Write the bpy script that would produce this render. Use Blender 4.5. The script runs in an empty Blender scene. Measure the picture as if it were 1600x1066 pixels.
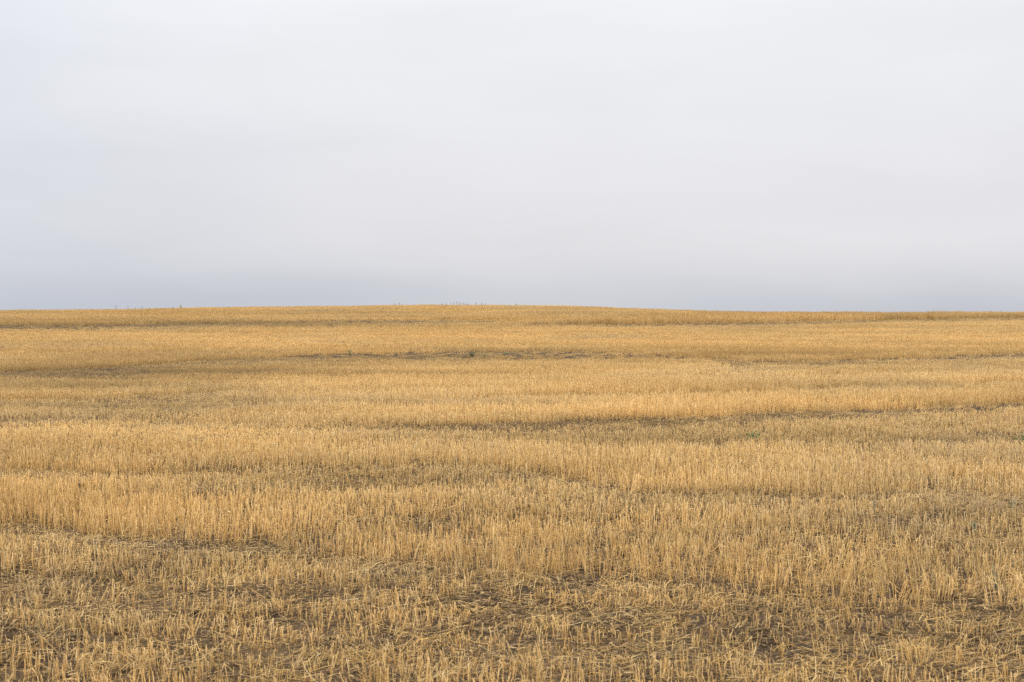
import bpy, bmesh, math, random
import numpy as np
from mathutils import Vector

# ------------------------------------------------------------------ camera
W0, H0, FPX = 1600.0, 1066.0, 1600.0 * 50.0 / 36.0     # photograph's pixels
EYE = 1.75
VH = 500.0                                             # image row of the level line
PITCH = math.atan((H0 / 2 - VH) / FPX)                 # camera looks down by this much
scn = bpy.context.scene
cam_d = bpy.data.cameras.new('camera')
cam_d.lens, cam_d.sensor_width = 50.0, 36.0
cam_d.clip_start, cam_d.clip_end = 0.1, 8000.0
cam_d.dof.use_dof = True
cam_d.dof.focus_distance = 14.0
cam_d.dof.aperture_fstop = 5.0
cam = bpy.data.objects.new('camera', cam_d)
scn.collection.objects.link(cam)
cam.location = (0, 0, EYE)
cam.rotation_euler = (math.pi / 2 - PITCH, 0, 0)
scn.camera = cam

# ------------------------------------------------------------------ sky, sun, exposure
SUN_EL, SUN_AZ = math.radians(44), math.radians(212)   # azimuth clockwise from +Y: behind and to the left
world = bpy.data.worlds.new('World')
scn.world = world
world.use_nodes = True
nt = world.node_tree
nt.nodes.clear()
N, L = nt.nodes.new, nt.links.new
out = N('ShaderNodeOutputWorld')
bg = N('ShaderNodeBackground')
bg.inputs['Strength'].default_value = 0.1
L(bg.outputs[0], out.inputs['Surface'])
sky = N('ShaderNodeTexSky')
sky.sky_type = 'NISHITA'
sky.sun_disc = False
sky.sun_elevation = SUN_EL
sky.sun_rotation = SUN_AZ
tc = N('ShaderNodeTexCoord')
sep = N('ShaderNodeSeparateXYZ')
L(tc.outputs['Generated'], sep.inputs[0])


def s2l(c):
    return tuple(((v / 255.0) / 12.92 if v / 255.0 <= 0.04045 else ((v / 255.0 + 0.055) / 1.055) ** 2.4) for v in c)


def math_node(op, a=None, b=None, c=None):
    n = N('ShaderNodeMath')
    n.operation = op
    for i, v in enumerate((a, b, c)):
        if v is None:
            continue
        if isinstance(v, (int, float)):
            n.inputs[i].default_value = v
        else:
            L(v, n.inputs[i])
    return n.outputs[0]


# soft uneven cloud base: wobble the height at which the layer brightens
mp = N('ShaderNodeMapping')
mp.inputs['Scale'].default_value = (2.2, 2.2, 9.0)
mp.inputs['Location'].default_value = (0.35, 0.0, 0.2)
L(tc.outputs['Generated'], mp.inputs['Vector'])
cn = N('ShaderNodeTexNoise')
cn.inputs['Scale'].default_value = 1.0
cn.inputs['Detail'].default_value = 3.0
cn.inputs['Roughness'].default_value = 0.45
cn.inputs['Distortion'].default_value = 0.4
L(mp.outputs[0], cn.inputs['Vector'])
wob = math_node('MULTIPLY', math_node('SUBTRACT', cn.outputs['Fac'], 0.5), 0.085)
hz = math_node('ADD', sep.outputs['Z'], wob)
ramp = N('ShaderNodeValToRGB')
ramp.color_ramp.interpolation = 'B_SPLINE'
els = ramp.color_ramp.elements
SKY = [(0.0, (205, 207, 214), 1), (0.012, (209, 210, 217), 1), (0.030, (221, 221, 225), 1), (0.065, (228, 227, 231), 1),
       (0.12, (232, 232, 236), 1), (0.18, (236, 237, 241), 1), (0.24, (239, 241, 245), 1),
       (0.40, (241, 241, 242), 1.7), (0.65, (242, 241, 241), 2.9), (1.0, (242, 241, 241), 3.5)]
while len(els) < len(SKY):
    els.new(0.5)
for e, (p, c, k) in zip(els, SKY):
    e.position = p
    lc = s2l(c)
    e.color = (lc[0] * k, lc[1] * k, lc[2] * k, 1)
L(hz, ramp.inputs[0])
# the layer is thicker and bluer towards the left
side = N('ShaderNodeMapRange')
side.interpolation_type = 'SMOOTHSTEP'
side.inputs['From Min'].default_value = 0.0
side.inputs['From Max'].default_value = -0.46
L(math_node('ADD', math_node('ADD', sep.outputs['X'], math_node('MULTIPLY', sep.outputs['Z'], 0.45)), math_node('MULTIPLY', wob, 4.5)), side.inputs['Value'])
tint = N('ShaderNodeMix')
tint.data_type = 'RGBA'
tint.blend_type = 'MULTIPLY'
tint.inputs['B'].default_value = (0.84, 0.88, 0.93, 1)
L(side.outputs[0], tint.inputs['Factor'])
L(ramp.outputs[0], tint.inputs['A'])
# a bank of darker cloud low on the right
def smooth(v, a, b):
    n = N('ShaderNodeMapRange')
    n.interpolation_type = 'SMOOTHSTEP'
    n.inputs['From Min'].default_value = a
    n.inputs['From Max'].default_value = b
    L(v, n.inputs['Value'])
    return n.outputs[0]


bank = math_node('MULTIPLY', smooth(sep.outputs['X'], 0.04, 0.30), smooth(hz, 0.058, 0.014))
tint2 = N('ShaderNodeMix')
tint2.data_type = 'RGBA'
tint2.blend_type = 'MULTIPLY'
tint2.inputs['B'].default_value = (0.87, 0.885, 0.91, 1)
L(bank, tint2.inputs['Factor'])
L(tint.outputs['Result'], tint2.inputs['A'])
# unseen sky behind the camera, towards the sun, brightened to light the stubble
mp2 = N('ShaderNodeMapping')
mp2.inputs['Scale'].default_value = (3.5, 3.5, 15.0)
mp2.inputs['Rotation'].default_value = (0.0, 0.10, 0.0)
L(tc.outputs['Generated'], mp2.inputs['Vector'])
cn2 = N('ShaderNodeTexNoise')
cn2.inputs['Detail'].default_value = 5.0
cn2.inputs['Roughness'].default_value = 0.5
cn2.inputs['Scale'].default_value = 1.3
cn2.inputs['Distortion'].default_value = 0.6
L(mp2.outputs[0], cn2.inputs['Vector'])
streak = math_node('ADD', 10.12, math_node('MULTIPLY', math_node('SUBTRACT', cn2.outputs['Fac'], 0.5), 1.25))
back = math_node('ADD', streak, math_node('MULTIPLY', smooth(sep.outputs['Y'], 0.3, -0.8), 14.0))
up = N('ShaderNodeVectorMath')
up.operation = 'SCALE'
L(back, up.inputs['Scale'])
L(tint2.outputs['Result'], up.inputs[0])
mixs = N('ShaderNodeMix')
mixs.data_type = 'RGBA'
mixs.inputs['Factor'].default_value = 0.97
L(sky.outputs[0], mixs.inputs['A'])
L(up.outputs[0], mixs.inputs['B'])
L(mixs.outputs['Result'], bg.inputs['Color'])

sun_d = bpy.data.lights.new('sun', 'SUN')
sun_d.energy = 1.5
sun_d.angle = math.radians(35)
sun_d.color = (1.0, 0.93, 0.82)
sun = bpy.data.objects.new('sun', sun_d)
scn.collection.objects.link(sun)
sdir = Vector((math.sin(SUN_AZ) * math.cos(SUN_EL), math.cos(SUN_AZ) * math.cos(SUN_EL), math.sin(SUN_EL)))
sun.rotation_euler = sdir.to_track_quat('Z', 'Y').to_euler()
sun.location = sdir * 50

scn.view_settings.view_transform = 'Standard'
scn.view_settings.look = 'None'
scn.view_settings.gamma = 1.0
scn.view_settings.exposure = 0.0
scn.view_settings.use_curve_mapping = False
scn.cycles.use_denoising = False
scn.cycles.filter_width = 1.5
scn.cycles.max_bounces = 8
scn.cycles.diffuse_bounces = 5

rnd = random.Random(11)
rng = np.random.default_rng(11)


def tag(o, label=None, cat=None, group=None, kind=None):
    for k, v in (('label', label), ('category', cat), ('group', group), ('kind', kind)):
        if v:
            o[k] = v
    return o


# ------------------------------------------------------------------ noise and the lie of the land
def _hash(ix, iy, seed):
    h = (ix.astype(np.int64) * 374761393 + iy.astype(np.int64) * 668265263 + seed * 1442695041) & 0x7fffffff
    h = ((h ^ (h >> 13)) * 1274126177) & 0x7fffffff
    h = ((h ^ (h >> 16)) * 668265263) & 0x7fffffff
    return ((h ^ (h >> 15)) & 0xffffff) / float(0xffffff)


def vnoise(x, y, seed=0):
    """value noise, -1..1"""
    x, y = np.asarray(x, float), np.asarray(y, float)
    ix, iy = np.floor(x), np.floor(y)
    fx, fy = x - ix, y - iy
    fx, fy = fx * fx * fx * (fx * (fx * 6 - 15) + 10), fy * fy * fy * (fy * (fy * 6 - 15) + 10)
    a, b = _hash(ix, iy, seed), _hash(ix + 1, iy, seed)
    c, d = _hash(ix, iy + 1, seed), _hash(ix + 1, iy + 1, seed)
    return 2 * ((a * (1 - fx) + b * fx) * (1 - fy) + (c * (1 - fx) + d * fx) * fy) - 1


def fbm(x, y, seed=0, n=3):
    t, a, s = 0, 1.0, 0
    for k in range(n):
        c, q = math.cos(.62 + 1.1 * k), math.sin(.62 + 1.1 * k)          # each octave's lattice turned, so none shows
        t = t + a * vnoise((x * c - y * q) * 2 ** k, (x * q + y * c) * 2 ** k, seed + 17 * k)
        s += a
        a *= 0.55
    return t / s


def sstep(a, b, v):
    t = np.clip((v - a) / (b - a), 0, 1)
    return t * t * (3 - 2 * t)


PY = np.array([-3000, -50, 0, 10, 15, 20, 30, 40, 50, 65, 80, 95, 110, 122, 132, 145, 165, 200, 300, 600, 3000.])
PZ = np.array([0, 0, 0, 0, 0.0, 0.07, 0.27, 0.52, 0.80, 1.20, 1.62, 2.00, 2.30, 2.43, 2.46, 2.30, 1.9, 0.8, -2.0, -4, -4.])


def ground_z(x, y):
    x, y = np.asarray(x, float), np.asarray(y, float)
    # smoothed profile
    z = sum(np.interp(y + o * np.clip(y, 6, 60) * 0.12, PY, PZ) for o in (-1, -0.5, 0, 0.5, 1)) / 5
    far = sstep(55, 115, y)
    z = z + far * 0.50 * np.exp(-((x + 7) / 24.0) ** 2)               # the low brow left of the middle
    z = z - far * 0.36 * sstep(3, 18, x)                              # lower to the right
    z = z + 0.05 * sstep(25, 60, y) * vnoise(x / 14.0 + 3, y / 11.0, 5)
    near = 1 - sstep(25, 60, y)
    z = z + near * (0.03 * vnoise(x / 1.6, y / 1.3, 1) + 0.016 * vnoise(x / 0.42, y / 0.42, 2)
                    + 0.007 * vnoise(x / 0.15, y / 0.15, 3) * (1 - sstep(14, 20, y)))
    return z


def project(x, y, z):
    """point -> photograph's pixel"""
    zz = z - EYE
    depth = y * math.cos(PITCH) - zz * math.sin(PITCH)
    upv = y * math.sin(PITCH) + zz * math.cos(PITCH)
    depth = np.maximum(depth, 0.3)
    return W0 / 2 + FPX * x / depth, H0 / 2 - FPX * upv / depth


def ground_at(u, v):
    """where the sight line through pixel (u, v) meets the ground"""
    dx, dz, dy = (u - W0 / 2) / FPX, (H0 / 2 - v) / FPX, 1.0
    c, s = math.cos(PITCH), math.sin(PITCH)
    d = np.array([dx, dy * c + dz * s, -dy * s + dz * c])
    t = np.concatenate([np.arange(3, 40, 0.02), np.arange(40, 200, 0.1)])
    x, y, z = d[0] * t, d[1] * t, EYE + d[2] * t
    below = np.nonzero(z <= ground_z(x, y))[0]
    k = below[0] if len(below) else int(np.argmin(z - ground_z(x, y)))
    return float(x[k]), float(y[k]), float(ground_z(x[k], y[k]))


# ------------------------------------------------------------------ how the field was cut: swath edges and patches
# (u stations, v stations, strength, reach of the taller side, reach of the short side, extra height)
EDGES = [
    ([700, 850, 1000, 1200, 1400, 1600, 1800, 2000], [511, 508, 507, 504, 500, 496.5, 495, 495], [0, .7, 1.3, 1.5, 1.5, 1.5, 1.5, 1.5], 14, 5, 1.1),
    ([0, 150, 300, 500, 700, 850], [509, 509, 505, 502, 500, 503], [1.2, 1.3, 1.1, 1, 1, .3], 7, 9, .3),
    ([-60, 150, 270, 400, 560], [497, 493, 491, 490, 488], [.6, .5, .5, .4, 0], 4, 3, .2),
    ([0, 120, 200, 330, 430, 550, 740, 900, 1000, 1100, 1160, 1250, 1400, 1600],
     [581, 577, 573, 563, 560, 553, 551, 550, 554, 560, 566, 566, 561, 553],
     [1.1, 1.2, 1.1, .9, .8, .9, .95, .85, .6, .6, .9, .9, .9, 1.0], 18, 15, .30),
    ([-60, 100, 200, 300, 430], [627, 626, 622, 617, 610], [.6, .6, .6, .9, 0], 10, 16, .1),
    ([560, 750, 850, 1000, 1200, 1350, 1500, 1600], [631, 629, 622, 620, 615, 605, 602, 600],
     [0, .6, .8, .9, 1.1, .8, .8, .8], 20, 6, .25),
    ([500, 700, 850, 1000, 1200, 1400, 1600], [668, 668, 663, 657, 651, 642, 629], [.2, .8, 1, 1.2, 1.4, 1.3, 1], 26, 13, .35),
    ([1150, 1250, 1350, 1450, 1600], [690, 692, 696, 692, 690], [0, .6, .8, .7, .7], 8, 9, .0),
    ([-60, 100, 250, 350, 430], [665, 661, 662, 665, 668], [.6, .6, .6, .5, 0], 12, 8, .1),
    ([-60, 120, 250, 400, 600, 750, 850, 950, 1050, 1150, 1250, 1350, 1450, 1600],
     [742, 742, 746, 736, 732, 736, 748, 765, 772, 775, 779, 776, 773, 778],
     [1.2, 1.2, .9, .7, .7, .7, 1, 1.2, 1.3, 1.2, 1.3, .9, .8, .9], 34, 15, .36),
    ([-100, 0, 150, 280, 400, 550, 700, 900, 1100, 1200, 1400, 1700],
     [820, 827, 841, 851, 866, 886, 891, 911, 919, 936, 951, 960],
     [1.15, 1.15, 1.15, 1.1, .95, .8, .75, .8, .85, .7, .5, .4], 56, 22, .9),
    ([-100, 0, 150, 300, 450, 650], [893, 898, 916, 931, 940, 952], [1.3, 1.35, 1.3, 1.1, .9, .5], 22, 15, .15),
    ([-100, 200, 500, 800, 1100], [948, 966, 984, 1000, 1012], [.6, .9, .8, .7, .3], 18, 14, .12),
    ([300, 600, 900, 1200, 1700], [1002, 1022, 1034, 1044, 1050], [.2, .7, .8, .7, .6], 20, 16, .10),
    ([650, 800, 1000, 1200, 1500], [936, 944, 954, 968, 985], [.4, .8, .8, .7, .2], 18, 12, .12),
    ([500, 700, 900, 1100, 1300, 1600], [800, 806, 818, 830, 842, 850], [.2, .5, .6, .6, .6, .6], 20, 9, .12),
    ([960, 1100, 1200, 1350, 1500, 1700], [970, 978, 985, 992, 1000, 1000], [.2, .5, .5, .5, .45, .4], 18, 22, .0),
]
# soft patches: (u, v, half width, half height, height change, thinning, loose straw, tone)
PATCHES = [
    (20, 512, 45, 4, -.4, .5, 0, -.2), (150, 592, 170, 14, -.3, .3, 0, -.1), (230, 640, 200, 16, -.35, .3, .2, -.7),
    (330, 582, 330, 18, -.1, .05, 0, .95), (900, 566, 400, 10, 0, 0, 0, .5), (1180, 555, 120, 9, -.2, .1, 0, .5), (1450, 575, 160, 10, -.1, .1, 0, .2),
    (230, 682, 300, 14, -.4, .25, 1.2, -.25), (1300, 684, 470, 20, -.25, .15, .3, -.55), (760, 555, 280, 6, -.3, .3, .3, -.3),
    (60, 708, 400, 20, .05, 0, 0, .35), (520, 758, 330, 24, -.25, .35, .3, -.35), (800, 520, 800, 12, .1, -.1, 0, .1),
    (900, 560, 180, 8, -.35, .1, 0, .3), (760, 608, 400, 14, .1, -.1, 0, .3), (1050, 640, 420, 14, .12, -.2, 0, .1),
    (120, 800, 260, 30, .15, -.3, 0, .75), (1100, 742, 380, 20, .1, -.2, 0, .2), (640, 840, 300, 30, .05, -.15, 0, .75),
    (1050, 865, 340, 40, .0, -.1, 0, .65), (1500, 828, 160, 30, -.05, .25, .2, -.45), (1560, 795, 90, 14, -.3, .4, .6, -.6),
    (280, 872, 160, 12, -.4, .45, .4, -.2), (120, 868, 160, 14, -.2, .1, .2, -.1), (350, 960, 420, 40, -.05, .0, .0, -.1),
    (1250, 1000, 400, 40, -.1, .12, .1, -.15), (900, 975, 120, 22, -.15, .25, .1, -.1), (830, 918, 140, 10, -.25, .4, .3, -.1),
    (560, 1010, 30, 10, -.2, .4, 0, -.2), (1300, 520, 350, 10, -.15, 0, 0, -.15), (120, 540, 220, 14, -.1, 0, .2, -.15),
]


# bleached (+) and weathered (-) straw, the swaths' light and shade also painted in: (u, v, half width, half height, change)
BLEACH_SHADE = [
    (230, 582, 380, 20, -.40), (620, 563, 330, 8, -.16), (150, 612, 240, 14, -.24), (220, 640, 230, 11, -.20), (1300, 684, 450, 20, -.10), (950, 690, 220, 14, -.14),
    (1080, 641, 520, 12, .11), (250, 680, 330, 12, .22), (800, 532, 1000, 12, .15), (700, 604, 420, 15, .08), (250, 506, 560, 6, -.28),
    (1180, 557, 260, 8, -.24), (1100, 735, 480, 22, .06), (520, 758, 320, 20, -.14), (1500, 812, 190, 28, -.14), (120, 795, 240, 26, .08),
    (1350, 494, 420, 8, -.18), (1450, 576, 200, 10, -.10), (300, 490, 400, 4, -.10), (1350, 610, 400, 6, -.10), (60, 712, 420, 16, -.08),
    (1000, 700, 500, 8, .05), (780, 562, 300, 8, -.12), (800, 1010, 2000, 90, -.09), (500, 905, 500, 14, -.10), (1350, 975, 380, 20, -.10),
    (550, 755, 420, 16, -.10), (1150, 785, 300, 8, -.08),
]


def bleach_shade_map(x, y, z):
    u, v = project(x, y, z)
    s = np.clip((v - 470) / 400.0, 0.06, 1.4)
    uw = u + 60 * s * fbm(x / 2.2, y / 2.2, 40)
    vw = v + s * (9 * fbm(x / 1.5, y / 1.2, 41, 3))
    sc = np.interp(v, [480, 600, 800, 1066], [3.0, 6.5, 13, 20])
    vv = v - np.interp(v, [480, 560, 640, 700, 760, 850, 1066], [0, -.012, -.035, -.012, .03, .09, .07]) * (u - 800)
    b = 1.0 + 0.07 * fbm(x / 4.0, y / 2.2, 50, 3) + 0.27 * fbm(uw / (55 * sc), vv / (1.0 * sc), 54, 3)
    for pu, pv, au, av, db in BLEACH_SHADE:
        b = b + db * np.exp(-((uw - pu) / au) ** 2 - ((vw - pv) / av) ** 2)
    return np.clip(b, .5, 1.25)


def field_map(x, y, z):
    """stem height (m), share of stems left standing, loose straw, tone -1 grey .. +1 orange"""
    u, v = project(x, y, z)
    s = np.clip((v - 470) / 400.0, 0.06, 1.4)                     # how large things show there
    uw = u + 60 * s * fbm(x / 2.2, y / 2.2, 40)
    vw = v + s * (5.5 * fbm(x / 1.5, y / 1.2, 41, 3) + 5 * vnoise(x / 0.45, y / 0.45, 44))
    # uneven growth and cutting along the drill rows: long thin streaks
    vv = v - np.interp(v, [480, 560, 640, 700, 760, 850, 1066], [0, -.012, -.035, -.012, .03, .09, .07]) * (u - 800)
    sc = np.interp(v, [480, 600, 800, 1066], [3.0, 6.5, 13, 20])
    lv = np.cumsum(np.r_[0, np.diff(np.arange(380, 1400.)) / np.interp(np.arange(381, 1400.), [480, 600, 800, 1066], [3.0, 6.5, 13, 20])])
    row = np.interp(vv, np.arange(380, 1400.), lv)
    streak = fbm(uw / (40 * sc) + 5, row, 52, 3) + 0.5 * fbm(uw / (9 * sc), row * 2.1, 53, 2)
    h = 0.106 + 0.010 * fbm(x / 6.0, y / 4.0, 42) + 0.012 * vnoise(x / 0.9, y / 0.7, 43)
    h = h * (1 + (0.32 + .10 * sstep(740, 860, v)) * np.clip(streak, -.9, .9)) - 0.022 * sstep(865, 980, v)
    dens = 1 + 0.5 * np.clip(streak, -.9, .6) + 0.12 * (1 - sstep(700, 860, v))
    rag = fbm(x / (.25 + .012 * y), y / (.2 + .012 * y), 48, 3)             # ragged edges of the thin places
    loose = np.full_like(h, 0.14) + 0.12 * sstep(780, 960, v)
    tone = 0.50 * fbm(x / 5.0, y / 3.5, 45) + 0.16 + 0.7 * fbm(uw / (48 * sc), row * .9, 55, 2)
    for us, vs, ms, ta, tb, ex in EDGES:
        F = np.interp(uw, us, vs)
        m = np.interp(uw, us, ms)
        m = m * ((uw > us[0] - 40) & (uw < us[-1] + 400))
        t = vw - F
        tall = np.where(t < 0, np.exp(np.minimum(t, 0) / ta), 0) * m
        short = np.where(t >= 0, np.exp(-(np.maximum(t, 0) / tb) ** 2), 0) * m
        fk = 1 - sstep(640, 780, v)
        h = h * (1 + ex * (1 + .5 * fk) * tall) * (1 - (0.50 + .16 * fk) * np.minimum(short, 1))
        dens = dens * (1 + 0.25 * tall) * (1 - np.clip(0.48 + .16 * fk + .40 * rag, 0, .95) * np.minimum(short, 1))
        loose = loose + 0.28 * short
        tone = tone + 0.3 * tall - 0.3 * short
    for pu, pv, au, av, dh, th, lo, to in PATCHES:
        g = np.exp(-((uw - pu) / au) ** 2 - ((vw - pv) / av) ** 2)
        h = h * (1 + dh * g)
        dens = dens * (1 - th * g)
        loose = loose + lo * g
        tone = tone + to * g
    # gaps where soil shows, most in the foreground
    gs = np.clip(y / 8.0, .8, 4)
    yt = y + .40 * x * (1 - sstep(10, 20, y))
    gap = .5 * fbm(x / (0.34 * gs), yt / (0.12 * gs ** 1.5), 46, 3) + .75 * fbm(x / (.10 * gs), y / (.055 * gs ** 1.5), 49, 2) + 0.20 * fbm(x / 3.2, yt / .5, 47, 2)
    k = 0.35 + 0.50 * sstep(690, 880, v)
    g0 = 0.15 - 0.10 * sstep(700, 900, v)
    dens = dens * (1 - k * sstep(g0, g0 + .28, gap))
    h = h * (1 - 0.45 * k * sstep(g0, g0 + .4, gap))
    return np.clip(h, 0.022, 0.5), np.clip(dens, 0.0, 1.6), np.clip(loose, 0, 2.5), np.clip(tone, -1, 1)


# ------------------------------------------------------------------ materials
def new_mat(name):
    m = bpy.data.materials.new(name)
    m.use_nodes = True
    t = m.node_tree
    return m, t, t.nodes['Principled BSDF']


def ramp_node(t, stops, interp='LINEAR'):
    r = t.nodes.new('ShaderNodeValToRGB')
    r.color_ramp.interpolation = interp
    e = r.color_ramp.elements
    while len(e) < len(stops):
        e.new(0.5)
    for el, (p, c) in zip(e, stops):
        el.position = p
        el.color = (*c, 1)
    return r


def mixc(t, fac, a, b, blend='MIX'):
    n = t.nodes.new('ShaderNodeMix')
    n.data_type = 'RGBA'
    n.blend_type = blend
    for key, v in (('Factor', fac), ('A', a), ('B', b)):
        if isinstance(v, (int, float)):
            n.inputs[key].default_value = v
        elif isinstance(v, tuple):
            n.inputs[key].default_value = (*v, 1)
        else:
            t.links.new(v, n.inputs[key])
    return n.outputs['Result']


def mth(t, op, a, b=None):
    n = t.nodes.new('ShaderNodeMath')
    n.operation = op
    for i, v in enumerate((a, b)):
        if v is None:
            continue
        if isinstance(v, (int, float)):
            n.inputs[i].default_value = v
        else:
            t.links.new(v, n.inputs[i])
    return n.outputs[0]


def straw_material(name, loose=False):
    m, t, p = new_mat(name)
    g = t.nodes.new('ShaderNodeNewGeometry')
    oi = t.nodes.new('ShaderNodeObjectInfo')
    at = t.nodes.new('ShaderNodeAttribute')
    at.attribute_type = 'INSTANCER'
    at.attribute_name = 'tone'
    r = mth(t, 'FRACT', mth(t, 'ADD', g.outputs['Random Per Island'], mth(t, 'MULTIPLY', oi.outputs['Random'], 7.31)))
    if isinstance(loose, list):
        stops = loose
    elif loose:
        stops = [(0, (.28, .165, .060)), (.25, (.54, .340, .115)), (.6, (.70, .470, .170)), (.85, (.77, .56, .250)), (1, (.80, .63, .34))]
    else:
        stops = [(0, (.34, .195, .075)), (.20, (.57, .355, .125)), (.55, (.72, .477, .180)), (.82, (.78, .545, .240)), (1, (.81, .62, .33))]
    base = ramp_node(t, stops)
    t.links.new(r, base.inputs[0])
    # weathered grey straw and fresher orange straw, patch by patch
    grey = mixc(t, mth(t, 'MULTIPLY', mth(t, 'MAXIMUM', mth(t, 'MULTIPLY', at.outputs['Fac'], -1.0), 0.0), 0.80),
                base.outputs[0], (.43, .315, .180))
    warm = mixc(t, mth(t, 'MULTIPLY', mth(t, 'MAXIMUM', at.outputs['Fac'], 0.0), 0.45), grey, (.60, .345, .105))
    # length-wise streaks and spots of weathering
    tcn = t.nodes.new('ShaderNodeTexCoord')
    mpn = t.nodes.new('ShaderNodeMapping')
    mpn.inputs['Scale'].default_value = (160, 160, 26)
    t.links.new(tcn.outputs['Object'], mpn.inputs['Vector'])
    nz = t.nodes.new('ShaderNodeTexNoise')
    nz.inputs['Scale'].default_value = 1.0
    nz.inputs['Detail'].default_value = 2.0
    t.links.new(mpn.outputs[0], nz.inputs['Vector'])
    st = ramp_node(t, [(.28, (.62, .55, .46)), (.5, (1, 1, 1)), (.75, (1.14, 1.13, 1.10))])
    t.links.new(nz.outputs['Fac'], st.inputs[0])
    col = mixc(t, 1.0, warm, st.outputs[0], 'MULTIPLY')
    # scale colour by swath: bleaching and weathering, plus painted light and shade
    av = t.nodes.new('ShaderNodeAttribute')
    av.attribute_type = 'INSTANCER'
    av.attribute_name = 'bleach_shade'
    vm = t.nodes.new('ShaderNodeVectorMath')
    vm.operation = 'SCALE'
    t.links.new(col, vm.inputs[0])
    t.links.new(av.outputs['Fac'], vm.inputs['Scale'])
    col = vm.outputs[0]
    t.links.new(col, p.inputs['Base Color'])
    p.inputs['Roughness'].default_value = 0.5
    p.inputs['Specular IOR Level'].default_value = 0.3
    # thin dry straw lets a little light through
    tr = t.nodes.new('ShaderNodeBsdfTranslucent')
    t.links.new(col, tr.inputs['Color'])
    mx = t.nodes.new('ShaderNodeMixShader')
    mx.inputs[0].default_value = 0.16
    o = t.nodes['Material Output']
    t.links.new(p.outputs[0], mx.inputs[1])
    t.links.new(tr.outputs[0], mx.inputs[2])
    t.links.new(mx.outputs[0], o.inputs['Surface'])
    return m


M_STEM = straw_material('standing_straw')
M_LOOSE = straw_material('lying_straw', True)
M_LITTER = straw_material('brown_litter', [(0, (.08, .048, .024)), (.35, (.16, .098, .042)), (.65, (.29, .185, .075)), (.87, (.46, .30, .120)), (1, (.64, .45, .21))])


def soil_material():
    m, t, p = new_mat('field_soil')
    tcn = t.nodes.new('ShaderNodeTexCoord')

    def noise(scale, detail=4, rough=.6, vec=None, dist=0):
        n = t.nodes.new('ShaderNodeTexNoise')
        n.inputs['Scale'].default_value = scale
        n.inputs['Detail'].default_value = detail
        n.inputs['Roughness'].default_value = rough
        n.inputs['Distortion'].default_value = dist
        t.links.new(vec or tcn.outputs['Object'], n.inputs['Vector'])
        return n.outputs['Fac']
    big = ramp_node(t, [(.3, (.036, .024, .017)), (.5, (.062, .042, .029)), (.72, (.105, .072, .049))])
    t.links.new(noise(2.2), big.inputs[0])
    fine = ramp_node(t, [(.3, (.6, .6, .6)), (.7, (1.3, 1.28, 1.25))])
    t.links.new(noise(46, 5, .7), fine.inputs[0])
    soil = mixc(t, 1.0, big.outputs[0], fine.outputs[0], 'MULTIPLY')
    # chaff and broken straw trodden into the soil: short streaks lying several ways
    mask = None
    for k, rot in enumerate((0.2, 1.3, 2.3)):
        mpn = t.nodes.new('ShaderNodeMapping')
        mpn.inputs['Rotation'].default_value = (0, 0, rot)
        mpn.inputs['Scale'].default_value = (14, 150, 40)
        mpn.inputs['Location'].default_value = (k * 3.7, k * 1.9, 0)
        t.links.new(tcn.outputs['Object'], mpn.inputs['Vector'])
        s = ramp_node(t, [(.55, (0, 0, 0)), (.64, (1, 1, 1))])
        t.links.new(noise(1.0, 2, .5, mpn.outputs[0], .3), s.inputs[0])
        v = s.outputs[0]
        mask = v if mask is None else mth(t, 'MAXIMUM', mask, v)
    patch = ramp_node(t, [(.42, (.15, .15, .15)), (.66, (1, 1, 1))])
    t.links.new(noise(1.3, 4, .6), patch.inputs[0])
    litter = mth(t, 'MULTIPLY', mth(t, 'MULTIPLY', mask, patch.outputs[0]), .85)
    chaff = ramp_node(t, [(.3, (.25, .150, .058)), (.7, (.50, .33, .135))])
    t.links.new(noise(70, 2), chaff.inputs[0])
    t.links.new(mixc(t, litter, soil, chaff.outputs[0]), p.inputs['Base Color'])
    p.inputs['Roughness'].default_value = 0.95
    p.inputs['Specular IOR Level'].default_value = 0.1
    b = t.nodes.new('ShaderNodeBump')
    b.inputs['Strength'].default_value = 0.8
    b.inputs['Distance'].default_value = 0.02
    t.links.new(noise(30, 6, .7), b.inputs['Height'])
    t.links.new(b.outputs[0], p.inputs['Normal'])
    return m


M_SOIL = soil_material()


# ------------------------------------------------------------------ ground: one sheet to beyond the horizon
def graded(*segs):
    a = [segs[0][0]]
    for s0, s1, st in segs:
        n = max(1, int(round((s1 - s0) / st)))
        a.extend(list(np.linspace(s0, s1, n + 1)[1:]))
    return np.array(a)


xp = graded((0, 7, .05), (7, 18, .25), (18, 60, 1.0), (60, 200, 10), (200, 3000, 400))
xs = np.concatenate([-xp[:0:-1], xp])
ys = graded((-3000, -200, 400), (-200, -20, 20), (-20, 3, 1), (3, 17, .05), (17, 45, .16), (45, 170, .8), (170, 400, 10), (400, 3000, 400))
GX, GY = np.meshgrid(xs, ys)
GZ = ground_z(GX, GY)
nx, ny = len(xs), len(ys)
verts = np.stack([GX.ravel(), GY.ravel(), GZ.ravel()], 1)
i = np.arange(nx * ny).reshape(ny, nx)
faces = np.stack([i[:-1, :-1].ravel(), i[:-1, 1:].ravel(), i[1:, 1:].ravel(), i[1:, :-1].ravel()], 1)
me = bpy.data.meshes.new('field_ground')
me.vertices.add(len(verts))
me.vertices.foreach_set('co', verts.astype(np.float32).ravel())
me.loops.add(faces.size)
me.loops.foreach_set('vertex_index', faces.astype(np.int32).ravel())
me.polygons.add(len(faces))
me.polygons.foreach_set('loop_start', (np.arange(len(faces)) * 4).astype(np.int32))
me.polygons.foreach_set('use_smooth', np.ones(len(faces), bool))
me.update(calc_edges=True)
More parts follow.
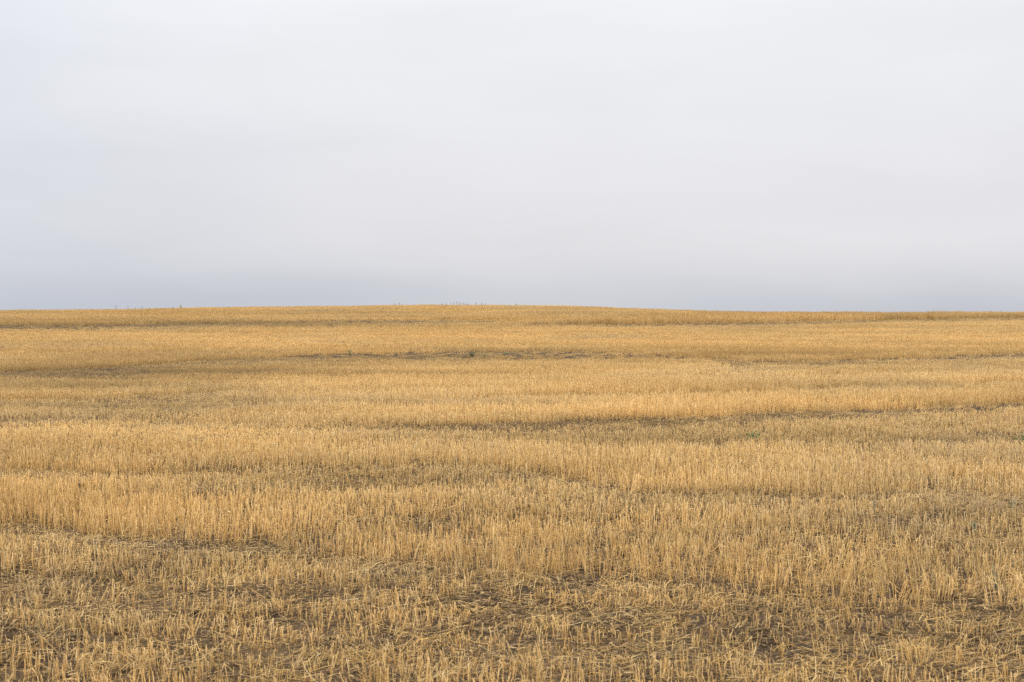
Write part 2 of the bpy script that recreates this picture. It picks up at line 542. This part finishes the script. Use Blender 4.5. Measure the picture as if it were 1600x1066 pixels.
me.materials.append(M_SOIL)
ground = bpy.data.objects.new('field_ground', me)
scn.collection.objects.link(ground)
tag(ground, 'brown soil of the harvested field rising to a low brow', 'field', kind='structure')


# ------------------------------------------------------------------ straw pieces
class MB:
    def __init__(self):
        self.v, self.f = [], []

    def tube(self, pts, rads, sides, cap=True, twist=0.0):
        b = len(self.v)
        n = len(pts)
        for k, (p, r) in enumerate(zip(pts, rads)):
            d = (pts[min(k + 1, n - 1)] - pts[max(k - 1, 0)]).normalized()
            a = d.cross(Vector((0.31, 0.95, 0.05))).normalized()
            c = d.cross(a)
            for s in range(sides):
                q = 2 * math.pi * s / sides + twist
                self.v.append(p + a * (r * math.cos(q)) + c * (r * math.sin(q)))
        for k in range(n - 1):
            for s in range(sides):
                s2 = (s + 1) % sides
                self.f.append((b + k * sides + s, b + k * sides + s2, b + (k + 1) * sides + s2, b + (k + 1) * sides + s))
        if cap:
            self.f.append(tuple(b + (n - 1) * sides + s for s in range(sides)))

    def ribbon(self, pts, wid, side):
        b = len(self.v)
        n = len(pts)
        for k, p in enumerate(pts):
            w = wid * (1 - (k / (n - 1)) ** 1.6 * 0.9)
            sd = (side + Vector((0, 0, 0.5 * math.sin(k * 1.3)))).normalized()
            self.v += [p - sd * w, p + Vector((0, 0, w * .35)), p + sd * w]
        for k in range(n - 1):
            a = b + 3 * k
            self.f += [(a, a + 1, a + 4, a + 3), (a + 1, a + 2, a + 5, a + 4)]

    def mesh(self, name, mat, smooth=True):
        me = bpy.data.meshes.new(name)
        me.from_pydata([tuple(v) for v in self.v], [], self.f)
        me.polygons.foreach_set('use_smooth', [smooth] * len(me.polygons))
        me.materials.append(mat)
        return me


REF = 0.15


def add_stem(mb, x, y, h, r, sides, rings, lean=0.10):
    a = rnd.uniform(0, 6.283)
    ln = abs(rnd.gauss(0, lean)) * h
    dx, dy = math.cos(a) * ln, math.sin(a) * ln
    bend = rnd.uniform(-.02, .02)
    pts, rad = [], []
    node = rnd.uniform(.35, .7)
    for k in range(rings):
        t = k / (rings - 1)
        pts.append(Vector((x + dx * t + bend * h * math.sin(t * 3.1), y + dy * t, -0.012 + (h + .012) * t)))
        rr = r * (1.12 - .25 * t)
        if abs(t - node) < .5 / rings:
            rr *= 1.22
        rad.append(rr)
    mb.tube(pts, rad, sides, True, rnd.uniform(0, 1))
    return pts


def plant_mesh(name):
    mb = MB()
    for _ in range(rnd.choice((1, 1, 2, 2, 3, 3, 4))):
        x, y = rnd.gauss(0, .020), rnd.gauss(0, .015)
        h = REF * rnd.uniform(.72, 1.15) if rnd.random() < .85 else REF * rnd.uniform(.35, .7)
        pts = add_stem(mb, x, y, h, rnd.uniform(.0019, .0032), 6, 5, .12)
        if rnd.random() < .30:                                   # dry leaf hanging from the stem
            k = rnd.choice((1, 2, 3))
            p = pts[k].copy()
            a = rnd.uniform(0, 6.283)
            out = Vector((math.cos(a), math.sin(a), 0))
            ln = rnd.uniform(.04, .11)
            up0 = rnd.uniform(.1, .9)
            lp = [p + out * (ln * t) + Vector((0, 0, ln * (up0 * t - (up0 + .5) * t * t))) for t in (0, .25, .5, .75, 1)]
            mb.ribbon(lp, rnd.uniform(.002, .0042), Vector((-out.y, out.x, 0)))
    return mb.mesh(name, M_STEM)


def row_mesh(name, length, n_pl):
    mb = MB()
    for k in range(n_pl):
        px = (k + rnd.uniform(.1, .9)) / n_pl * length - length / 2
        py = rnd.gauss(0, .016)
        ph = rnd.uniform(.75, 1.1)
        for _ in range(rnd.choice((1, 2, 3, 3, 4))):
            h = REF * ph * rnd.uniform(.8, 1.1)
            add_stem(mb, px + rnd.gauss(0, .012), py + rnd.gauss(0, .012), h, rnd.uniform(.0023, .0038), 4, 3, .12)
    for k in range(1):
        a = rnd.uniform(0, 6.283)
        out = Vector((math.cos(a), math.sin(a), 0))
        p = Vector((rnd.uniform(-length / 2, length / 2), 0, rnd.uniform(.02, .1)))
        ln = rnd.uniform(.05, .1)
        mb.ribbon([p + out * (ln * t) + Vector((0, 0, ln * (.4 * t - t * t))) for t in (0, .5, 1)], .004, Vector((-out.y, out.x, 0)))
    return mb.mesh(name, M_STEM, False)


def lying_mesh(name, n, rad, big):
    mb = MB()
    for _ in range(n):
        x, y = rnd.gauss(0, rad * .5), rnd.gauss(0, rad * .5)
        a = rnd.gauss(0.0, .75) if rnd.random() < .7 else rnd.uniform(0, 3.14)
        ln = rnd.uniform(.06, .22) * big
        d = Vector((math.cos(a), math.sin(a), 0))
        s = Vector((-d.y, d.x, 0))
        z0 = rnd.uniform(.003, .035)
        z1 = z0 + (rnd.gauss(0, .02) if rnd.random() < .75 else rnd.uniform(.03, .09))
        cv = rnd.gauss(0, .10) * ln
        c = Vector((x, y, 0))
        if rnd.random() < .72:
            pts = [c + d * (ln * (t - .5)) + s * (cv * 4 * t * (1 - t)) + Vector((0, 0, max(.002, z0 + (z1 - z0) * t))) for t in (0, .33, .66, 1)]
            r = rnd.uniform(.0010, .0020)
            mb.tube(pts, [r, r, r * .95, r * .9], 5, True)
        else:
            pts = [c + d * (ln * (t - .5)) + s * (cv * 8 * t * (1 - t)) + Vector((0, 0, max(.002, z0 + .03 * math.sin(3.1 * t)))) for t in (0, .25, .5, .75, 1)]
            mb.ribbon(pts, rnd.uniform(.002, .004), s)
    return mb.mesh(name, M_LOOSE)


def proto_collection(name, meshes):
    c = bpy.data.collections.new(name)
    for k, m in enumerate(meshes):
        o = bpy.data.objects.new('%s_piece_%03d' % (name, k), m)
        o['kind'] = 'stuff'
        c.objects.link(o)
    return c


def scatter(name, pts, rot, scl, idx, tone, coll, mat):
    """one object: a point per piece, each piece an instance of one of the meshes in coll"""
    me = bpy.data.meshes.new(name)
    n = len(pts)
    me.vertices.add(n)
    me.vertices.foreach_set('co', pts.astype(np.float32).ravel())
    for an, tp, arr in (('rot', 'FLOAT_VECTOR', rot), ('scl', 'FLOAT_VECTOR', scl)):
        a = me.attributes.new(an, tp, 'POINT')
        a.data.foreach_set('vector', arr.astype(np.float32).ravel())
    a = me.attributes.new('idx', 'INT', 'POINT')
    a.data.foreach_set('value', idx.astype(np.int32))
    a = me.attributes.new('bleach_shade', 'FLOAT', 'POINT')
    a.data.foreach_set('value', bleach_shade_map(pts[:, 0], pts[:, 1], pts[:, 2]).astype(np.float32))
    a = me.attributes.new('tone', 'FLOAT', 'POINT')
    a.data.foreach_set('value', tone.astype(np.float32))
    me.materials.append(mat)
    ob = bpy.data.objects.new(name, me)
    scn.collection.objects.link(ob)
    ng = bpy.data.node_groups.new(name + '_nodes', 'GeometryNodeTree')
    ng.interface.new_socket('Geometry', in_out='INPUT', socket_type='NodeSocketGeometry')
    ng.interface.new_socket('Geometry', in_out='OUTPUT', socket_type='NodeSocketGeometry')
    gi, go = ng.nodes.new('NodeGroupInput'), ng.nodes.new('NodeGroupOutput')
    ip = ng.nodes.new('GeometryNodeInstanceOnPoints')
    ci = ng.nodes.new('GeometryNodeCollectionInfo')
    ci.inputs['Collection'].default_value = coll
    ci.inputs['Separate Children'].default_value = True
    ci.inputs['Reset Children'].default_value = True

    def attr(nm, tp):
        q = ng.nodes.new('GeometryNodeInputNamedAttribute')
        q.data_type = tp
        q.inputs['Name'].default_value = nm
        return q.outputs['Attribute']
    e = ng.nodes.new('FunctionNodeEulerToRotation')
    ng.links.new(attr('rot', 'FLOAT_VECTOR'), e.inputs[0])
    ng.links.new(gi.outputs[0], ip.inputs['Points'])
    ng.links.new(ci.outputs[0], ip.inputs['Instance'])
    ip.inputs['Pick Instance'].default_value = True
    ng.links.new(attr('idx', 'INT'), ip.inputs['Instance Index'])
    ng.links.new(e.outputs[0], ip.inputs['Rotation'])
    ng.links.new(attr('scl', 'FLOAT_VECTOR'), ip.inputs['Scale'])
    ng.links.new(ip.outputs[0], go.inputs[0])
    md = ob.modifiers.new('scatter', 'NODES')
    md.node_group = ng
    return ob


ROW = 0.15


def row_points(y0, y1, step, margin):
    """points along the drill rows (rows run across the view, gently curved)"""
    xs_, ys_ = [], []
    yy = y0 - 8.0
    k = 0
    tan = W0 / 2 / FPX
    while yy < y1 + 8:
        half = max(yy, y0) * tan + margin + 3
        n = int(2 * half / step)
        x = (np.arange(n) + rng.uniform(-.42, .42, n)) * step - half
        y = yy - 0.13 * x * (1 - sstep(14, 30, yy)) + 0.12 * x * sstep(22, 45, yy) + 0.25 * vnoise(x / 9.0, yy / 9.0, 60) + rng.normal(0, .018, n)
        xs_.append(x)
        ys_.append(y)
        yy += ROW
        k += 1
    x, y = np.concatenate(xs_), np.concatenate(ys_)
    ok = (y >= y0) & (y < y1) & (np.abs(x) < y * tan + margin)
    return x[ok], y[ok]


# --- standing stubble: single plants near, short lengths of row further off
P = []
NV, NR = 36, 24
C_STUB = proto_collection('stubble', [plant_mesh('stubble_plant') for _ in range(NV)] +
                          [row_mesh('stubble_row', .30, 10) for _ in range(NR)])
NEAR_END, FAR_END = 42.0, 152.0


def stand(x, y, base, count, spread, keep_k):
    z = ground_z(x, y)
    h, dn, lo, tn = field_map(x, y, z)
    n = len(x)
    keep = rng.random(n) < np.clip(dn * keep_k, 0, 1)
    x, y, z, h, tn = x[keep], y[keep], z[keep], h[keep], tn[keep]
    n = len(x)
    sz = h / REF * np.clip(rng.normal(1, spread, n), .35, 1.7)
    sxy = rng.uniform(.66, .98, n) * (1 - .22 * (1 - sstep(9, 16, y)))
    front = 1 - sstep(9, 14, y)
    lean = np.where(rng.random(n) < .08 + .07 * front, .45, .08 + .06 * front)
    rot = np.stack([rng.normal(0, 1, n) * lean, rng.normal(0, 1, n) * lean, rng.uniform(0, 6.283, n)], 1)
    return (np.stack([x, y, z], 1), rot, np.stack([sxy, sxy, sz], 1), base + rng.integers(0, count, n), np.clip(tn + rng.normal(0, .25, n), -1, 1))


x, y = row_points(3.2, NEAR_END, 0.021, 3.0)
near = stand(x, y, 0, NV, .30, .90)
x, y = row_points(NEAR_END, FAR_END, 0.30, 8.0)
far = stand(x, y, NV, NR, .15, .80)
nf = len(far[0])
far[1][:, 2] = rng.choice([0, math.pi], nf) + rng.normal(0, .15, nf)
far[1][:, :2] *= .6
allp = [np.concatenate([a, b]) for a, b in zip(near, far)]
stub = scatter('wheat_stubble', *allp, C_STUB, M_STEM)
tag(stub, 'golden cut wheat stubble standing in rows across the whole field', 'stubble', kind='stuff')
print('stubble pieces', len(allp[0]))

# --- loose straw lying on the soil
NLV = 28
C_LIE = proto_collection('lying', [lying_mesh('lying_straw', 16, .16, 1.0) for _ in range(NLV // 2)] +
                         [lying_mesh('lying_straw', 12, .20, 1.25) for _ in range(NLV // 2)])
tan = W0 / 2 / FPX


def lie(y0, y1, per_m2, k):
    area = (y1 - y0) * ((y0 + y1) * tan + 6)
    n = int(area * per_m2)
    y = np.sqrt(rng.uniform(y0 * y0, y1 * y1, n))
    x = rng.uniform(-1, 1, n) * (y * tan + 3)
    z = ground_z(x, y)
    h, dn, lo, tn = field_map(x, y, z)
    keep = rng.random(n) < np.clip(lo * k, 0, 1)
    x, y, z, tn = x[keep], y[keep], z[keep], tn[keep]
    n = len(x)
    s = rng.uniform(.6, 1.05, n)
    rot = np.stack([rng.normal(0, .05, n), rng.normal(0, .05, n), rng.normal(0, .5, n) + rng.choice([0, math.pi], n)], 1)
    return (np.stack([x, y, z], 1), rot, np.stack([s, s, s], 1), rng.integers(0, NLV, n), np.clip(.35 * tn + .15 + rng.normal(0, .35, n), -1, 1))


a, b, c = lie(3.2, 18, 60, .75), lie(18, 40, 22, .75), lie(40, 90, 8, .6)
lp = [np.concatenate(q) for q in zip(a, b, c)]
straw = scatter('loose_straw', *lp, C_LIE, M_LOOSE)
tag(straw, 'pale broken straw and dry leaves lying loose between the stubble rows', 'straw', kind='stuff')
print('straw pieces', len(lp[0]))


# --- brown leaf litter and chaff on the soil
def litter_mesh(name):
    mb = MB()
    for _ in range(46):
        c = Vector((rnd.gauss(0, .10), rnd.gauss(0, .10), rnd.uniform(.003, .022)))
        a = rnd.uniform(0, 6.283)
        d = Vector((math.cos(a), math.sin(a), 0))
        s_ = Vector((-d.y, d.x, 0))
        ln = rnd.uniform(.015, .075)
        cu = rnd.gauss(0, .35)
        up_ = rnd.uniform(-.1, .5)
        mb.ribbon([c + d * (ln * t) + s_ * (cu * ln * t * t) + Vector((0, 0, ln * (up_ * t - up_ * .8 * t * t))) for t in (0, .3, .65, 1)], rnd.uniform(.0015, .0045), s_)
    return mb.mesh(name, M_LITTER)


C_LIT = proto_collection('litter', [litter_mesh('leaf_litter') for _ in range(16)])
n = 26000
y = np.sqrt(rng.uniform(3.2 ** 2, 24 ** 2, n))
x = rng.uniform(-1, 1, n) * (y * tan + 2)
keep = rng.random(n) < .68 + .5 * fbm(x / .5, y / .35, 71, 2)
x, y = x[keep], y[keep]
n = len(x)
z = ground_z(x, y)
s = rng.uniform(.7, 1.4, n)
litter = scatter('leaf_litter', np.stack([x, y, z], 1), np.stack([rng.normal(0, .06, n), rng.normal(0, .06, n), rng.uniform(0, 6.28, n)], 1),
                 np.stack([s, s, s], 1), rng.integers(0, 16, n), np.zeros(n), C_LIT, M_LITTER)
tag(litter, 'brown crumpled leaf litter and chaff covering the soil', 'leaf litter', kind='stuff')


# --- clods of soil in the bare patches
def clod_mesh(name):
    bm = bmesh.new()
    bmesh.ops.create_icosphere(bm, subdivisions=2, radius=1.0)
    o1, o2 = rnd.uniform(0, 50), rnd.uniform(0, 50)
    for v in bm.verts:
        n = float(vnoise(v.co.x * 1.3 + o1, v.co.y * 1.3 + v.co.z * 1.7 + o2, 7)) * .28 + float(vnoise(v.co.x * 3 + o2, v.co.z * 3 + v.co.y * 2 + o1, 8)) * .14
        v.co *= 1 + n
        v.co.z *= .65
    me = bpy.data.meshes.new(name)
    bm.to_mesh(me)
    bm.free()
    me.materials.append(M_SOIL)
    return me


C_CLOD = proto_collection('clod', [clod_mesh('soil_clod') for _ in range(10)])
n = 26000
y = np.sqrt(rng.uniform(3.2 ** 2, 22 ** 2, n))
x = rng.uniform(-1, 1, n) * (y * tan + 2)
z = ground_z(x, y)
s = np.clip(rng.lognormal(math.log(.010), .6, n), .003, .045)
clods = scatter('soil_clods', np.stack([x, y, z], 1), np.stack([rng.normal(0, .3, n), rng.normal(0, .3, n), rng.uniform(0, 6.28, n)], 1),
                np.stack([s, s, s], 1), rng.integers(0, 10, n), np.zeros(n), C_CLOD, M_SOIL)
tag(clods, 'small crumbly clods of dark soil in the bare gaps', 'soil', kind='stuff')


# ------------------------------------------------------------------ weeds, each a thing of its own
def plain_mat(name, c0, c1, rough=.55, trans=.2):
    m, t, p = new_mat(name)
    g = t.nodes.new('ShaderNodeNewGeometry')
    tcn = t.nodes.new('ShaderNodeTexCoord')
    nz = t.nodes.new('ShaderNodeTexNoise')
    nz.inputs['Scale'].default_value = 60
    t.links.new(tcn.outputs['Object'], nz.inputs['Vector'])
    r = ramp_node(t, [(.15, c0), (.85, c1)])
    t.links.new(mth(t, 'ADD', mth(t, 'MULTIPLY', g.outputs['Random Per Island'], .6), mth(t, 'MULTIPLY', nz.outputs['Fac'], .4)), r.inputs[0])
    t.links.new(r.outputs[0], p.inputs['Base Color'])
    p.inputs['Roughness'].default_value = rough
    tr = t.nodes.new('ShaderNodeBsdfTranslucent')
    t.links.new(r.outputs[0], tr.inputs['Color'])
    mx = t.nodes.new('ShaderNodeMixShader')
    mx.inputs[0].default_value = trans
    t.links.new(p.outputs[0], mx.inputs[1])
    t.links.new(tr.outputs[0], mx.inputs[2])
    t.links.new(mx.outputs[0], t.nodes['Material Output'].inputs['Surface'])
    return m


M_GREEN = plain_mat('green_leaf', (.06, .12, .035), (.16, .25, .08))
M_DARKG = plain_mat('dark_green_leaf', (.035, .085, .035), (.09, .17, .06))
M_BLUEG = plain_mat('grey_green_leaf', (.13, .17, .11), (.26, .30, .20))
M_DRYW = plain_mat('dry_weed', (.30, .23, .14), (.52, .40, .24))
M_YELG = plain_mat('yellow_green_flower', (.30, .30, .06), (.50, .46, .10))


def part(name, mb, mat, parent):
    o = bpy.data.objects.new(name, mb.mesh(name, mat))
    scn.collection.objects.link(o)
    o.parent = parent
    return o


def weed(name, u, v, label, height, width, nst, nleaf, leaf_len, leaf_w, m_leaf, m_stem, group=None, seed=1, spread=1.0):
    """a branching weed: stems, and leaves along them"""
    R = random.Random(seed)
    gx, gy, gz = ground_at(u, v)
    root = bpy.data.objects.new(name, None)
    root.location = (gx, gy, gz - .005)
    scn.collection.objects.link(root)
    tag(root, label, 'weed', group)
    st, lf = MB(), MB()
    for _ in range(nst):
        a = R.uniform(0, 6.283)
        hh = height * R.uniform(.55, 1.0)
        rr = width * .5 * spread * math.sqrt(R.random())
        pts = [Vector((math.cos(a) * rr * t ** .8, math.sin(a) * rr * t ** .8, hh * t ** 1.15)) for t in (0, .25, .5, .75, 1)]
        st.tube(pts, [.004, .0035, .003, .0024, .0015], 5)
        for j in range(nleaf):
            t = R.uniform(.12, 1)
            k = min(3, int(t * 4))
            p = pts[k].lerp(pts[k + 1], t * 4 - k)
            b = R.uniform(0, 6.283)
            o = Vector((math.cos(b), math.sin(b), 0))
            ln = leaf_len * R.uniform(.6, 1.2)
            upk = R.uniform(.2, 1.1)
            lf.ribbon([p + o * (ln * q) + Vector((0, 0, ln * (upk * q - .7 * q * q))) for q in (0, .3, .6, 1)], leaf_w * R.uniform(.7, 1.2), Vector((-o.y, o.x, 0)))
    part('stem', st, m_stem, root)
    part('leaves', lf, m_leaf, root)
    return root


weed('green_weed', 737, 559, 'bushy dark green weed in the bare strip, tallest green plant far off', .22, .26, 8, 10, .08, .012, M_DARKG, M_DARKG, seed=2)
weed('green_weed', 757, 557, 'low dull green weed just right of the bushy dark one', .09, .28, 4, 6, .07, .009, M_GREEN, M_GREEN, seed=3)
weed('green_weed', 787, 556, 'wide light green weed at the right end of the far weeds', .10, .36, 5, 7, .07, .010, M_GREEN, M_GREEN, seed=4)
weed('green_weed', 547, 557, 'narrow upright dark green weed alone in the bare strip left of the other far weeds', .22, .10, 4, 9, .07, .012, M_DARKG, M_DARKG, seed=5)
weed('green_weed', 1172, 688, 'bright green spreading weed in the greyish stubble right of the middle', .14, .28, 10, 7, .08, .007, M_GREEN, M_GREEN, seed=6)
weed('green_weed', 1153, 686, 'small green seedling close left of the bright spreading weed', .09, .12, 5, 6, .06, .006, M_GREEN, M_GREEN, seed=7)
weed('green_weed', 1598, 698, 'fresh green leafy weed cut off by the right edge', .18, .20, 7, 9, .08, .012, M_GREEN, M_GREEN, seed=8)
weed('thistle_stalk', 1365, 806, 'pale grey green upright stalk below the foot of the tall stubble', .20, .05, 2, 10, .035, .004, M_BLUEG, M_BLUEG, seed=9)
weed('thistle_stalk', 1584, 806, 'grey green stalk leaning in flattened straw near the right edge', .20, .06, 2, 10, .035, .004, M_BLUEG, M_BLUEG, seed=10)
weed('thistle_stalk', 1557, 925, 'tall grey green stalk with small leaves, nearest of the stalks at the right', .21, .05, 2, 14, .035, .004, M_BLUEG, M_BLUEG, seed=11)
weed('thistle_stalk', 1525, 832, 'short grey green tuft in sparse stubble between the taller grey green stalks', .12, .09, 4, 8, .035, .004, M_BLUEG, M_BLUEG, seed=12)


def dry_stalk(u, v, h, label, group, seed, flower=False, heads=2):
    R = random.Random(seed)
    gx, gy, gz = ground_at(u, v)
    root = bpy.data.objects.new('dry_weed', None)
    root.location = (gx, gy, gz - .005)
    scn.collection.objects.link(root)
    tag(root, label, 'weed', group)
    st = MB()
    tips = []
    lx = R.uniform(-.08, .08)
    main = [Vector((lx * t * t * h, .02 * math.sin(3 * t), h * t)) for t in (0, .3, .6, 1)]
    st.tube(main, [.005, .004, .0035, .0025], 5)
    tips.append(main[-1])
    for k in range(heads):
        p = main[1].lerp(main[2], R.random())
        a = R.uniform(0, 6.283)
        q = p + Vector((math.cos(a) * .12 * h, math.sin(a) * .12 * h, (h - p.z) * R.uniform(.6, 1.0)))
        st.tube([p, p.lerp(q, .5) + Vector((math.cos(a) * .03, math.sin(a) * .03, 0)), q], [.005, .004, .003], 5)
        tips.append(q)
    for p in tips:
        hd = MB()
        for j in range(8):
            a = R.uniform(0, 6.283)
            o = Vector((math.cos(a), math.sin(a), 0))
            s0 = p + Vector((0, 0, R.uniform(-.10, .02)))
            hd.ribbon([s0, s0 + o * .025 + Vector((0, 0, .025)), s0 + o * .035 + Vector((0, 0, .06))], .009 if not flower else .016, Vector((-o.y, o.x, 0)))
        part('flower_head' if flower else 'seed_head', hd, M_YELG if flower else M_DRYW, root)
    part('stem', st, M_DRYW, root)


for k, (u, h) in enumerate([(181, .42), (200, .40), (211, .28), (222, .36), (234, .26), (244, .24), (271, .28)]):
    dry_stalk(u, 487, h, 'thin dry weed stalk on the skyline left of the brow', 'dry stalks on the left skyline', 30 + k)
dry_stalk(282, 486, .40, 'branched weed with yellow green heads on the left skyline', None, 40, True, 4)
for k, (u, h) in enumerate([(616, .30), (624, .33), (629, .28)]):
    dry_stalk(u, 481, h, 'short dry stalk on the skyline just left of the brow top', 'short dry stalks left of the brow top', 50 + k)
for k, (u, h) in enumerate([(690, .26), (697, .29), (704, .36), (709, .29), (714, .38), (719, .33), (724, .33), (730, .28), (744, .31), (752, .33), (758, .26), (806, .24)]):
    dry_stalk(u, 480, h, 'dry grassy stalk in the ragged tuft on top of the brow', 'dry stalks on top of the brow', 60 + k)
